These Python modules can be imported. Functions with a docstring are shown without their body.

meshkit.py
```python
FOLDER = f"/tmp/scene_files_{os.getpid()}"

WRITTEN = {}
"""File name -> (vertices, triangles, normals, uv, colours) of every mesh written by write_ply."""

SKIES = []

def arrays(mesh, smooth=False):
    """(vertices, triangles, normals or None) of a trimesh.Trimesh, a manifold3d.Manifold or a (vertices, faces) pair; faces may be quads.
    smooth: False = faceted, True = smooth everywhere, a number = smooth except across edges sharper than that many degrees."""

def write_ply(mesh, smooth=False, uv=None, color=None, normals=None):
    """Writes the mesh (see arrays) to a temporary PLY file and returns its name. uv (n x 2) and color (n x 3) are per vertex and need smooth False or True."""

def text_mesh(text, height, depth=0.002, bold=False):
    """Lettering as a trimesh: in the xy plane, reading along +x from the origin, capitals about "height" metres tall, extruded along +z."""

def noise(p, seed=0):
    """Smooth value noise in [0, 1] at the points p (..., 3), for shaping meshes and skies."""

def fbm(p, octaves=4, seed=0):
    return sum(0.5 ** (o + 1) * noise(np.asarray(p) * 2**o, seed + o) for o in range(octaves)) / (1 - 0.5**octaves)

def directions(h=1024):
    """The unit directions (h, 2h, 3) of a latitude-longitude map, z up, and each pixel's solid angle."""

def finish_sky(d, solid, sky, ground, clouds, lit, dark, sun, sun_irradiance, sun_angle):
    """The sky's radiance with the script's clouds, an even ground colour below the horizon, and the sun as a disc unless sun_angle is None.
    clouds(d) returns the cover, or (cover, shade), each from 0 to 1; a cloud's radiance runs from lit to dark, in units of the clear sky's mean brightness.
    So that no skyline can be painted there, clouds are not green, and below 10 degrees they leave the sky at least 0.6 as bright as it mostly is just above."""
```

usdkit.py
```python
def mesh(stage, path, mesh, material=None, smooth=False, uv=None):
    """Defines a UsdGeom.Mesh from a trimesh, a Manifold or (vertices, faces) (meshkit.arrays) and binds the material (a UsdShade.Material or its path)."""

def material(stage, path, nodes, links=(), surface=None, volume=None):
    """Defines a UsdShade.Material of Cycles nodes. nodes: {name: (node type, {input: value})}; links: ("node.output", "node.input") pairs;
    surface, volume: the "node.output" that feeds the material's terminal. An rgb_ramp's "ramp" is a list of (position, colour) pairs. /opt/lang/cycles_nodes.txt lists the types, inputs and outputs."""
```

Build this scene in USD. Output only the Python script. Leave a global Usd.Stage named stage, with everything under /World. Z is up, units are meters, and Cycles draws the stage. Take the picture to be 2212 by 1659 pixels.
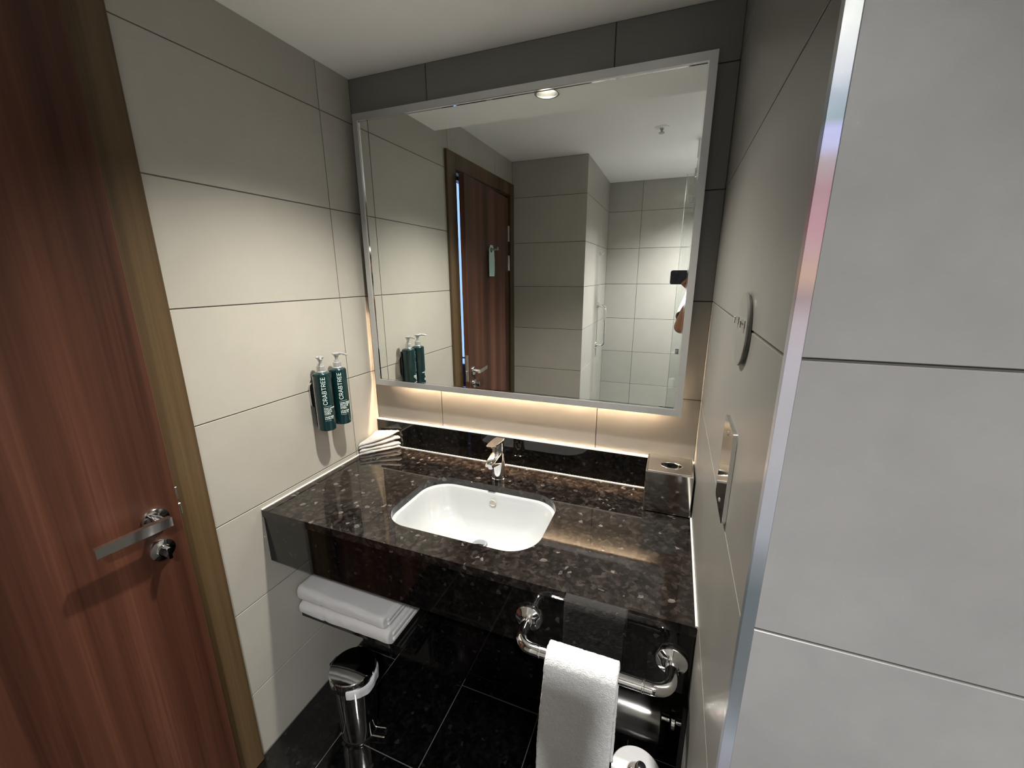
import math
import numpy as np
import trimesh
import manifold3d as m3
import meshkit
import usdkit
from pxr import Usd, UsdGeom, UsdLux, UsdShade, Gf, Sdf, Vt
from shapely.geometry import Polygon, box as sbox

stage = Usd.Stage.CreateInMemory()
UsdGeom.SetStageUpAxis(stage, UsdGeom.Tokens.z)
UsdGeom.SetStageMetersPerUnit(stage, 1.0)
UsdGeom.Xform.Define(stage, '/World')
UsdGeom.Scope.Define(stage, '/World/Looks')

# ------------------------------------------------------------------ camera, sky, exposure
CAM = np.array([1.139169, -1.352254, 1.530888])
ROT = np.array([[0.93216238, 0.36201278, -0.0044764],      # right, down, forward
                [0.08766884, -0.23770416, -0.9673732],
                [-0.35126553, 0.90135647, -0.25331611]])
F_PX = 891.447
cam = UsdGeom.Camera.Define(stage, '/World/camera')
r_, d_, f_ = ROT
cam.AddTransformOp().Set(Gf.Matrix4d(*r_, 0, *(-d_), 0, *(-f_), 0, *CAM, 1))
cam.CreateHorizontalApertureAttr(36.0)
cam.CreateVerticalApertureAttr(36.0 * 1659 / 2212)
cam.CreateFocalLengthAttr(36.0 * F_PX / 2212)
cam.CreateClippingRangeAttr(Gf.Vec2f(0.01, 100))
cam.CreateExposureAttr(7.22)

sky = UsdLux.DomeLight.Define(stage, '/World/sky')          # daylight, seen only through the bedroom window
sky.CreateIntensityAttr(0.0040)
sky.CreateColorAttr(Gf.Vec3f(0.30, 0.47, 1.0))

LAMP = 0.084           # power scale of the vanity downlight
LAMP_ROOM = 0.168      # power scale of the shower downlight
LED = 5.7             # radiance of the warm strip behind the mirror
rng = np.random.default_rng(7)

# ------------------------------------------------------------------ materials
L = '/World/Looks/'


def mat(name, nodes, links, surface='p.BSDF', **k):
    return usdkit.material(stage, L + name, nodes, links, surface=surface, **k)


def s2l(*c):
    c = np.array(c, float) / 255
    return tuple(np.where(c <= 0.04045, c / 12.92, ((c + 0.055) / 1.055) ** 2.4))


def plain(name, color, rough=0.5, metal=0.0, **k):
    return mat(name, {'p': ('principled_bsdf', {'base_color': color, 'roughness': rough, 'metallic': metal, **k})}, [])


def tile_mat(name, a, b, rough):
    return mat(name, {
        'g': ('geometry', {}), 'oi': ('object_info', {}),
        'n': ('noise_texture', {'scale': 5.0, 'detail': 5.0, 'roughness': 0.6}),
        'r': ('rgb_ramp', {'ramp': [(0.3, a), (0.7, b)]}),
        'hs': ('math', {'math_type': 'multiply_add', 'value2': 0.08, 'value3': 0.96}),
        'hv': ('hsv', {'hue': 0.5, 'saturation': 1.0, 'fac': 1.0}),
        'n2': ('noise_texture', {'scale': 160.0, 'detail': 2.0}),
        'b': ('bump', {'strength': 0.06, 'distance': 0.001}),
        'p': ('principled_bsdf', {'roughness': rough})},
        [('g.position', 'n.vector'), ('n.fac', 'r.fac'), ('oi.random', 'hs.value1'), ('hs.value', 'hv.value'), ('r.color', 'hv.color'),
         ('hv.color', 'p.base_color'), ('g.position', 'n2.vector'), ('n2.fac', 'b.height'), ('b.normal', 'p.normal')])


M = {}
M['tile'] = tile_mat('wall_tile', (0.345, 0.329, 0.297), (0.373, 0.356, 0.322), 0.42)
M['tile_dark'] = tile_mat('wall_tile_taupe', (0.165, 0.160, 0.150), (0.184, 0.178, 0.167), 0.36)
M['tile_grey'] = tile_mat('wall_tile_grey', (0.182, 0.181, 0.182), (0.226, 0.224, 0.224), 0.40)
M['grout_dark'] = plain('grout_dark', (0.055, 0.050, 0.045), 0.9)
M['grout'] = plain('grout', (0.12, 0.11, 0.095), 0.9)
M['plaster'] = plain('ceiling_paint', (0.90, 0.90, 0.895), 0.6)
M['chrome'] = plain('chrome', (0.86, 0.86, 0.87), 0.06, 1.0)
M['steel'] = plain('satin_steel', (0.62, 0.61, 0.59), 0.28, 1.0)
M['polished'] = plain('polished_steel', (0.72, 0.72, 0.71), 0.07, 1.0)
M['satin'] = plain('satin_plate', (0.24, 0.235, 0.22), 0.34, 0.45)
M['silver'] = plain('silver_plastic', (0.55, 0.56, 0.57), 0.32, 0.75)
M['frame'] = plain('mirror_frame', (0.58, 0.585, 0.60), 0.34, 0.8)
M['mirror'] = plain('mirror_glass', (0.90, 0.93, 0.91), 0.0, 1.0)
M['dark'] = plain('matt_black', (0.012, 0.012, 0.012), 0.6)
M['rubber'] = plain('black_rubber', (0.010, 0.010, 0.011), 0.18)
M['ceramic'] = plain('ceramic', (0.41, 0.425, 0.44), 0.06, coat_weight=0.4, coat_roughness=0.03)
M['sealant'] = plain('white_sealant', (0.85, 0.83, 0.78), 0.5)
M['beige'] = plain('overflow_cover', (0.50, 0.46, 0.40), 0.3)
M['bottle'] = plain('teal_bottle', (0.0028, 0.021, 0.024), 0.16)
M['ink'] = plain('white_print', (0.66, 0.74, 0.72), 0.5)
M['paper'] = plain('white_paper', (0.80, 0.79, 0.77), 0.9)
M['card'] = plain('mint_card', (0.42, 0.60, 0.56), 0.7)
M['skin'] = plain('skin', (0.36, 0.17, 0.105), 0.5, subsurface_weight=0.1, subsurface_radius=(0.01, 0.004, 0.002))
M['shirt'] = plain('white_cotton', (0.80, 0.80, 0.82), 0.9)
M['jeans'] = plain('dark_trousers', (0.035, 0.037, 0.045), 0.9)
M['hair'] = plain('black_hair', (0.012, 0.010, 0.009), 0.5)
M['shoe'] = plain('dark_shoe', (0.03, 0.028, 0.026), 0.5)
M['phone'] = plain('navy_phone', (0.018, 0.020, 0.038), 0.35)
M['phone_edge'] = plain('phone_edge', (0.66, 0.68, 0.72), 0.2, 0.9)
M['bag'] = mat('bin_liner', {'t': ('transparent_bsdf', {}), 'd': ('principled_bsdf', {'base_color': (0.7, 0.71, 0.73), 'roughness': 0.35}),
                             'm': ('mix_closure', {'fac': 0.75})}, [('t.BSDF', 'm.closure1'), ('d.BSDF', 'm.closure2')], 'm.closure')
M['glass'] = mat('shower_glass', {'t': ('transparent_bsdf', {'color': (0.96, 0.98, 0.97)}), 'gl': ('glossy_bsdf', {'color': (1, 1, 1), 'roughness': 0.0}), 'm': ('mix_closure', {'fac':0.07})}, [('t.BSDF', 'm.closure1'), ('gl.BSDF', 'm.closure2')], 'm.closure')
M['carpet'] = plain('bedroom_carpet', (0.05, 0.05, 0.06), 0.95)
M['bedwall'] = plain('bedroom_wall', (0.30, 0.30, 0.32), 0.9)


def emit(name, color, strength):
    return mat(name, {'e': ('emission', {'color': color, 'strength': strength})}, [], 'e.emission')


M['lamp'] = emit('lamp_glow', (1.0, 0.92, 0.78), 0.05)
M['led'] = emit('led_glow', (1.0, 0.72, 0.46), LED)


def granite(name, scale, lo, mid, hi, spark, rough):
    return mat(name, {
        'g': ('geometry', {}),
        'w': ('noise_texture', {'scale': 30.0, 'detail': 2.0}),
        'wa': ('vector_math', {'math_type': 'multiply_add', 'vector2': (0.018, 0.018, 0.018)}),
        'v': ('voronoi_texture', {'scale': scale, 'randomness': 1.0}),
        'r': ('rgb_ramp', {'ramp': [(0.0, lo), (0.38, lo), (0.55, mid), (0.72, hi), (0.80, mid), (0.885, mid), (0.90, spark), (1.0, spark)]}),
        'v2': ('noise_texture', {'scale': scale * 0.35, 'detail': 4.0, 'roughness': 0.65}),
        'r2': ('rgb_ramp', {'ramp': [(0.30, (0.35, 0.33, 0.32)), (0.5, (1.0, 0.97, 0.95)), (0.70, (1.9, 1.8, 1.75))]}),
        'mx': ('vector_math', {'math_type': 'multiply'}),
        'p': ('principled_bsdf', {'roughness': rough, 'specular_ior_level': 0.62})},
        [('g.position', 'w.vector'), ('w.color', 'wa.vector1'), ('g.position', 'wa.vector3'), ('wa.vector', 'v.vector'), ('wa.vector', 'v2.vector'),
         ('v.color', 'r.fac'), ('v2.fac', 'r2.fac'), ('r.color', 'mx.vector1'), ('r2.color', 'mx.vector2'), ('mx.vector', 'p.base_color')])


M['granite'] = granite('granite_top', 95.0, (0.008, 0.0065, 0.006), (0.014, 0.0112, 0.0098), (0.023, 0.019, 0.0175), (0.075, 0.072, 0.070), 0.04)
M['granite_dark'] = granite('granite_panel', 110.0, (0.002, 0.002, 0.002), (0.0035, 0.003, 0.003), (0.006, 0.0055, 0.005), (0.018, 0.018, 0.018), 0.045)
M['floor_tile'] = granite('floor_granite', 90.0, (0.002, 0.002, 0.002), (0.003, 0.003, 0.003), (0.005, 0.005, 0.005), (0.013, 0.013, 0.013), 0.06)
M['floor_grout'] = plain('floor_grout', (0.09, 0.088, 0.085), 0.9)


def wood(name, dark, mid, light, band, scale):
    return mat(name, {
        'g': ('geometry', {}),
        'mp': ('mapping', {'scale': (scale, scale, 0.45)}),
        'n': ('noise_texture', {'scale': 1.0, 'detail': 7.0, 'roughness': 0.62, 'distortion': 0.4}),
        'mp2': ('mapping', {'scale': (band, band, 0.10)}),
        'n2': ('noise_texture', {'scale': 1.0, 'detail': 1.0}),
        'mp3': ('mapping', {'scale': (260, 260, 3)}),
        'n3': ('noise_texture', {'scale': 1.0, 'detail': 2.0}),
        'a': ('math', {'math_type': 'multiply', 'value2': 0.55}),
        'a2': ('math', {'math_type': 'multiply_add', 'value2': 0.45}),
        'a3': ('math', {'math_type': 'multiply_add', 'value2': 0.10}),
        'r': ('rgb_ramp', {'ramp': [(0.38, dark), (0.54, mid), (0.70, light)]}),
        'p': ('principled_bsdf', {'roughness': 0.36, 'specular_ior_level': 0.4})},
        [('g.position', 'mp.vector'), ('mp.vector', 'n.vector'), ('g.position', 'mp2.vector'), ('mp2.vector', 'n2.vector'),
         ('g.position', 'mp3.vector'), ('mp3.vector', 'n3.vector'),
         ('n2.fac', 'a.value1'), ('n.fac', 'a2.value1'), ('a.value', 'a2.value3'), ('n3.fac', 'a3.value1'), ('a2.value', 'a3.value3'),
         ('a3.value', 'r.fac'), ('r.color', 'p.base_color')])


M['door'] = wood('door_veneer', (0.034, 0.012, 0.007), (0.078, 0.029, 0.017), (0.140, 0.058, 0.036), 11.0, 34.0)
M['doorframe'] = wood('frame_timber', (0.036, 0.022, 0.010), (0.078, 0.049, 0.023), (0.125, 0.080, 0.040), 9.0, 40.0)
M['towel'] = mat('terry_cotton', {
    'g': ('geometry', {}), 'n': ('noise_texture', {'scale': 420.0, 'detail': 2.0}), 'n2': ('noise_texture', {'scale': 90.0, 'detail': 3.0}),
    's': ('math', {'math_type': 'add'}), 'b': ('bump', {'strength': 0.75, 'distance': 0.004}),
    'p': ('principled_bsdf', {'base_color': (0.64, 0.64, 0.645), 'roughness': 0.95, 'sheen_weight': 0.25})},
    [('g.position', 'n.vector'), ('g.position', 'n2.vector'), ('n.fac', 's.value1'), ('n2.fac', 's.value2'), ('s.value', 'b.height'), ('b.normal', 'p.normal')])
M['cotton'] = mat('towel_cotton', {
    'g': ('geometry', {}), 'n': ('noise_texture', {'scale': 600.0, 'detail': 2.0}), 'b': ('bump', {'strength': 0.3, 'distance': 0.001}),
    'p': ('principled_bsdf', {'base_color': (0.50, 0.495, 0.495), 'roughness': 0.95, 'sheen_weight': 0.2})},
    [('g.position', 'n.vector'), ('n.fac', 'b.height'), ('b.normal', 'p.normal')])
M['cloth'] = plain('face_cloth_cotton', (0.40, 0.395, 0.39), 0.95)
M['hood'] = plain('grey_metal_hood', (0.20, 0.195, 0.185), 0.22, 0.9)
# corner trim: stainless strip, tint and reflected colours painted in along its height
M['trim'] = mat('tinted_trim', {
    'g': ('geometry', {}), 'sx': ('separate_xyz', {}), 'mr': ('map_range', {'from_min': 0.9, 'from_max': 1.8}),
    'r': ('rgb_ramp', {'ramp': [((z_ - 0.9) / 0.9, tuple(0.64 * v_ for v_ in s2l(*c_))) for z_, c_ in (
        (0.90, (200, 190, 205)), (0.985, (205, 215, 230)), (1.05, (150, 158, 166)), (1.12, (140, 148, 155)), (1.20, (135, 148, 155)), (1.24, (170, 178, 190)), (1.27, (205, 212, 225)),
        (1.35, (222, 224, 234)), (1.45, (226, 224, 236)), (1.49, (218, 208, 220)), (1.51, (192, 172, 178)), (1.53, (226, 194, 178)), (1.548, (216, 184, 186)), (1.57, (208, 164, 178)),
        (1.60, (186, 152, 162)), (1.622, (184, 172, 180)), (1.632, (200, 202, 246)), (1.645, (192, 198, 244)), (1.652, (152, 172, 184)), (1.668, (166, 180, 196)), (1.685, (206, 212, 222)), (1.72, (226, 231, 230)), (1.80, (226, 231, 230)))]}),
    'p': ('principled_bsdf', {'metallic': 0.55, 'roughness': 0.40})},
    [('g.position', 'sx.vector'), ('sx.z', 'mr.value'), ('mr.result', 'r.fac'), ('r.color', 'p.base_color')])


# ------------------------------------------------------------------ mesh helpers
def cat(*ms):
    return trimesh.util.concatenate([m for m in ms])


def bx(x0, x1, y0, y1, z0, z1, b=0.0):
    lo, hi = np.minimum([x0, y0, z0], [x1, y1, z1]), np.maximum([x0, y0, z0], [x1, y1, z1])
    if b <= 0:
        m = trimesh.creation.box(hi - lo)
        m.apply_translation((lo + hi) / 2)
        return m
    b = min(b, (hi - lo).min() * 0.45)
    p, at = [], {}
    for s in np.ndindex(2, 2, 2):
        c = np.where(np.array(s) == 0, lo, hi)
        q = np.where(np.array(s) == 0, b, -b)
        for k in range(3):
            v = c + q
            v[k] = c[k]
            at[(*s, k)] = len(p)
            p.append(v)
    f = []
    mid = (lo + hi) / 2
    p = np.array(p)

    def face(ids):
        n = np.cross(p[ids[1]] - p[ids[0]], p[ids[2]] - p[ids[0]])
        if n @ (p[ids].mean(0) - mid) < 0:
            ids = ids[::-1]
        for j in range(1, len(ids) - 1):
            f.append([ids[0], ids[j], ids[j + 1]])

    for k in range(3):
        a, c = [i for i in range(3) if i != k]
        for e in (0, 1):
            ids = []
            for u, w in ((0, 0), (1, 0), (1, 1), (0, 1)):
                t_ = [0, 0, 0]
                t_[k], t_[a], t_[c] = e, u, w
                ids.append(at[(*t_, k)])
            face(ids)
        for u, w in ((0, 0), (1, 0), (1, 1), (0, 1)):      # edges along axis k
            t_ = [0, 0, 0]
            t_[a], t_[c] = u, w
            t2 = list(t_)
            t2[k] = 1
            face([at[(*t_, a)], at[(*t2, a)], at[(*t2, c)], at[(*t_, c)]])
    for s in np.ndindex(2, 2, 2):
        face([at[(*s, 0)], at[(*s, 1)], at[(*s, 2)]])
    return trimesh.Trimesh(p, f, process=False)


def lathe(profile, n=48, axis='z', at=(0, 0, 0)):
    """profile: (r, h) from bottom to top along the axis."""
    pr = np.array(profile, float)
    a = np.linspace(0, 2 * np.pi, n, endpoint=False)
    v = np.stack([np.outer(pr[:, 0], np.cos(a)), np.outer(pr[:, 0], np.sin(a)), np.repeat(pr[:, 1:2], n, 1)], -1).reshape(-1, 3)
    k = len(pr)
    i, j = np.meshgrid(np.arange(k - 1), np.arange(n), indexing='ij')
    i, j = i.ravel(), j.ravel()
    j2 = (j + 1) % n
    f = np.vstack([np.stack([i * n + j, i * n + j2, (i + 1) * n + j2], 1), np.stack([i * n + j, (i + 1) * n + j2, (i + 1) * n + j], 1)])
    m = trimesh.Trimesh(v, f, process=False)
    m.merge_vertices(digits_vertex=7)
    m.update_faces(m.nondegenerate_faces())
    R = {'z': np.eye(3), 'x': np.array([[0, 0, 1], [1, 0, 0], [0, 1, 0]]), '-x': np.array([[0, 0, -1], [0, 1, 0], [1, 0, 0]]),
         'y': np.array([[0, 1, 0], [0, 0, 1], [1, 0, 0]]), '-y': np.array([[1, 0, 0], [0, 0, -1], [0, 1, 0]])}[axis]
    T = np.eye(4)
    T[:3, :3] = R
    T[:3, 3] = at
    m.apply_transform(T)
    return m


def smooth_path(pts, r, n=8):
    pts = [np.array(p, float) for p in pts]
    out = [pts[0]]
    for a, b, c in zip(pts, pts[1:], pts[2:]):
        u, w = a - b, c - b
        lu, lw = np.linalg.norm(u), np.linalg.norm(w)
        q = min(r, lu * 0.49, lw * 0.49)
        p0, p1 = b + u / lu * q, b + w / lw * q
        for t in np.linspace(0, 1, n):
            out.append((1 - t) ** 2 * p0 + 2 * t * (1 - t) * b + t * t * p1)
    out.append(pts[-1])
    return np.array(out)


def tube(path, r, n=20):
    p = np.array(path, float)
    r = np.broadcast_to(np.asarray(r, float), (len(p),))
    t = np.gradient(p, axis=0)
    t /= np.linalg.norm(t, axis=1, keepdims=True)
    ref = np.array([0, 0, 1.0]) if abs(t[0][2]) < 0.9 else np.array([1.0, 0, 0])
    u = np.cross(t[0], ref)
    u /= np.linalg.norm(u)
    rings = []
    a = np.linspace(0, 2 * np.pi, n, endpoint=False)
    for k in range(len(p)):
        u = u - t[k] * (u @ t[k])
        u /= np.linalg.norm(u)
        w = np.cross(t[k], u)
        rings.append(p[k] + r[k] * (np.outer(np.cos(a), u) + np.outer(np.sin(a), w)))
    v = np.vstack(rings + [p[:1], p[-1:]])
    f = []
    for k in range(len(p) - 1):
        for j in range(n):
            j2 = (j + 1) % n
            f += [[k * n + j, k * n + j2, (k + 1) * n + j2], [k * n + j, (k + 1) * n + j2, (k + 1) * n + j]]
    e = len(p) * n
    for j in range(n):
        j2 = (j + 1) % n
        f += [[e, j2, j], [e + 1, e - n + j, e - n + j2]]
    m = trimesh.Trimesh(v, f, process=False)
    m.fix_normals()
    return m


def rrect(hx, hy, r, n=10, c=(0, 0)):
    r = min(r, hx * 0.999, hy * 0.999)
    out = []
    for k, (sx, sy) in enumerate(((1, 1), (-1, 1), (-1, -1), (1, -1))):
        for t in np.linspace(0, np.pi / 2, n):
            a = k * np.pi / 2 + t
            out.append((c[0] + sx * (hx - r) + r * np.cos(a), c[1] + sy * (hy - r) + r * np.sin(a)))
    return np.array(out)


def loft(rings, cap0=False, cap1=False):
    n = len(rings[0])
    v = list(np.vstack(rings))
    f = []
    for k in range(len(rings) - 1):
        for j in range(n):
            j2 = (j + 1) % n
            f += [[k * n + j, k * n + j2, (k + 1) * n + j2], [k * n + j, (k + 1) * n + j2, (k + 1) * n + j]]
    for do, base, flip in ((cap0, 0, True), (cap1, (len(rings) - 1) * n, False)):
        if do:
            v.append(np.mean(rings[0 if flip else -1], axis=0))
            c = len(v) - 1
            for j in range(n):
                j2 = (j + 1) % n
                f.append([c, base + j2, base + j] if flip else [c, base + j, base + j2])
    m = trimesh.Trimesh(np.array(v), f, process=False)
    if cap0 and cap1:
        m.fix_normals()
    return m


def extrude(poly, z0, z1):
    m = trimesh.creation.extrude_polygon(poly, z1 - z0, engine='earcut')
    m.apply_translation((0, 0, z0))
    return m


def hull(pts):
    return trimesh.convex.convex_hull(np.array(pts))


def to_man(m):
    m = m.copy()
    m.merge_vertices()
    return m3.Manifold(m3.Mesh(np.asarray(m.vertices, np.float32), np.asarray(m.faces, np.uint32)))


def from_man(x):
    q = x.to_mesh()
    return trimesh.Trimesh(q.vert_properties[:, :3], q.tri_verts, process=False)


def xf(m, R=None, t=(0, 0, 0)):
    m = m.copy()
    T = np.eye(4)
    if R is not None:
        T[:3, :3] = R
    T[:3, 3] = t
    m.apply_transform(T)
    return m


def rotz(a):
    c, s = math.cos(a), math.sin(a)
    return np.array([[c, -s, 0], [s, c, 0], [0, 0, 1]])


def disp(m, amp, scale, seed=0, octaves=3):
    """moves vertices along their normals by noise"""
    m = m.copy()
    n = m.vertex_normals
    d = (meshkit.fbm(m.vertices * scale, octaves, seed) - 0.5) * 2 * amp
    m.vertices = m.vertices + n * d[:, None]
    return m


# ------------------------------------------------------------------ scene helpers
used = {}
LOC = {}


def uniq(parent, name):
    k = used.get((parent, name), -1) + 1
    used[(parent, name)] = k
    return name if k == 0 else f'{name}_{k:03d}'


def info(prim, label=None, cat_=None, group=None, kind=None):
    for key, val in (('label', label), ('category', cat_), ('group', group), ('kind', kind)):
        if val:
            prim.SetCustomDataByKey(key, val)
    return prim


def thing(name, label, cat_, loc=(0, 0, 0), group=None, kind=None, rz=0.0):
    x = UsdGeom.Xform.Define(stage, '/World/' + uniq('/World', name))
    x.AddTranslateOp().Set(Gf.Vec3d(*map(float, loc)))
    if rz:
        x.AddRotateZOp().Set(math.degrees(rz))
    p = x.GetPrim()
    LOC[str(p.GetPath())] = np.array(loc, float)
    return info(p, label, cat_, group, kind)


def part(parent, name, mesh, material, smooth=30, label=None, local=False, kind=None):
    """adds a mesh (world coordinates unless local) as a child of a thing or part"""
    base = str(parent.GetPath())
    path = base + '/' + uniq(base, name)
    if not local:
        top = '/'.join(base.split('/')[:3])
        mesh = xf(mesh, None, -LOC[top])
    g = usdkit.mesh(stage, path, mesh, M[material], smooth=smooth)
    return info(g.GetPrim(), label, None, None, kind)


def single(name, mesh, material, label, cat_, group=None, kind=None, smooth=30):
    g = usdkit.mesh(stage, '/World/' + uniq('/World', name), mesh, M[material], smooth=smooth)
    return info(g.GetPrim(), label, cat_, group, kind)


# ------------------------------------------------------------------ the room
H = 0.302
W, RET, DEPTH = 1.24, -0.91, -0.574
ZC, ZSOF, ZUP = 0.833, 2.201, 2.295
Y1, Y2, XC = -1.656, -2.603, 0.535
XR = 2.15                              # right end of the room, out of view
LEV = [0.0, 0.248, 0.550, 0.852, 1.154, 1.456, 1.758, 2.060]


def tiles(parent, axis, plane, sign, u0, u1, zs, us, thick=0.009, gap=0.0030, tm='tile'):
    """tile boxes whose face lies on axis=plane, facing sign; u runs along the wall. zs, us: joint coordinates."""
    zc = [z for z in zs]
    uc = [u0] + sorted(u for u in us if u0 < u < u1) + [u1]
    for a, b in zip(zc, zc[1:]):
        for c, d in zip(uc, uc[1:]):
            if d - c < 0.004 or b - a < 0.004:
                continue
            g0, g1 = (gap / 2 if c > u0 else 0.0004), (gap / 2 if d < u1 else 0.0004)
            lo, hi = c + g0, d - g1
            z0, z1 = a + gap / 2, b - gap / 2
            w0, w1 = plane - sign * thick, plane
            m = bx(w0, w1, lo, hi, z0, z1, 0.0007) if axis == 'x' else bx(lo, hi, w0, w1, z0, z1, 0.0007)
            part(parent, 'tile', m, tm, smooth=False)


def wall(name, label, pieces, rows, ext=(0, 0), tm='tile'):
    w = thing(name, label, 'wall', kind='structure')
    for (axis, plane, sign, u0, u1, z0, z1, us, back) in pieces:
        p0, p1 = plane - sign * 0.0022, plane - sign * back
        e0, e1 = u0 - ext[0], u1 + ext[1]
        part(w, 'grout_bed', bx(p0, p1, e0, e1, z0, z1 + 0.02) if axis == 'x' else bx(e0, e1, p0, p1, z0, z1 + 0.02), 'grout' if tm == 'tile' else 'grout_dark', smooth=False)
        zs = [z0] + [z for z in rows if z0 + 0.01 < z < z1 - 0.01] + [z1]
        tiles(w, axis, plane, sign, u0, u1, zs, us, tm=tm)
    return w


ARCH0, OPEN0, OPEN1 = -0.716, -0.82, -1.575
wall('wall_back', 'greige tiled wall behind the big mirror and the black counter',
     [('y', 0.0, -1, 0.0, W, 0.0, ZSOF, [0.314, 0.923], 0.10)], LEV, (0.1, 0.05), 'tile_dark')
wall('wall_left', 'long greige tiled wall with the wooden door and the pump bottles',
     [('x', 0.0, 1, -0.79, 0.0, 0.0, ZUP, [-0.151, -0.755], 0.10),
      ('x', 0.0, 1, Y1, -0.79, 2.09, ZUP, [-1.36], 0.10)], LEV, (0.0, 0.0))
wall('wall_right', 'narrow greige tiled wall at the right end of the counter, with steel plates',
     [('x', W, -1, RET, 0.0, 0.0, ZUP, [], 0.05)], LEV, (-0.012, 0.05), 'tile_dark')
wall('wall_front_right', 'large grey tiles of the wall face closest to the viewer, beside the metal corner strip',
     [('y', RET, -1, W + 0.011, XR, 0.0, ZUP, [W + 0.011 + 0.604], 0.05)], LEV, (0.0, 0.05), 'tile_grey')
wall('wall_front_left', 'dim tiled wall beside the door, seen in the mirror',
     [('y', Y1, 1, 0.0, XC, 0.0, ZUP, [], 0.10)], LEV, (0.10, -0.012))
wall('wall_shower_left', 'narrow bright tiled wall face with the grab rail, seen in the mirror',
     [('x', XC, 1, Y2, Y1, 0.0, ZUP, [-2.26], 0.10)], LEV, (0.1, -0.0025))
wall('wall_shower_back', 'tiled wall at the far end of the shower, seen in the mirror',
     [('y', Y2, 1, XC, XR, 0.0, ZUP, [0.809, 1.413, 2.017], 0.10)], LEV, (0.1, 0.1))
wall('wall_shower_right', 'tiled wall at the right end of the room, out of the picture',
     [('x', XR, -1, Y2, RET, 0.0, ZUP, [-1.5, -2.1], 0.10)], LEV, (0.1, 0.1))

# floor of black polished tiles
fl = thing('floor', 'black polished stone tile floor with grey joints', 'floor', kind='structure')
part(fl, 'grout_bed', bx(-0.10, XR + 0.1, Y2 - 0.1, 0.1, -0.08, -0.0012), 'floor_grout', smooth=False)
fx = [0.19 + 0.31 * k for k in range(-1, 7)]
fx = [0.0] + [x for x in fx if 0 < x < XR] + [XR]
for i, (a, b) in enumerate(zip(fx, fx[1:])):
    ys = [-0.565 - 0.61 * k + (0.305 if i % 2 == 0 else 0.0) for k in range(-1, 5)]
    ys = [0.0] + [y for y in ys if Y2 < y < 0] + [Y2]
    for c, d in zip(ys, ys[1:]):
        for (p0, p1, q0, q1) in ([(a, b, d, c)] if b <= XC or c <= Y1 or True else []):
            if p1 <= XC + 0.001 and q1 <= Y1:
                continue
            part(fl, 'tile', bx(p0 + 0.0016, p1 - 0.0016, q0 + 0.0016, q1 - 0.0016, -0.010, 0.0, 0.0006), 'floor_tile', smooth=False)

# ceiling: low bulkhead over the counter, higher plaster behind; holes for the lamps
DL = [(0.616, -0.438, ZSOF), (1.42, -1.95, ZUP)]
RH = 0.041


def drill(m, xy):
    c = trimesh.creation.cylinder(RH, 1.0, sections=48)
    c.apply_translation((xy[0], xy[1], 2.2))
    return from_man(to_man(m) - to_man(c))


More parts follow.
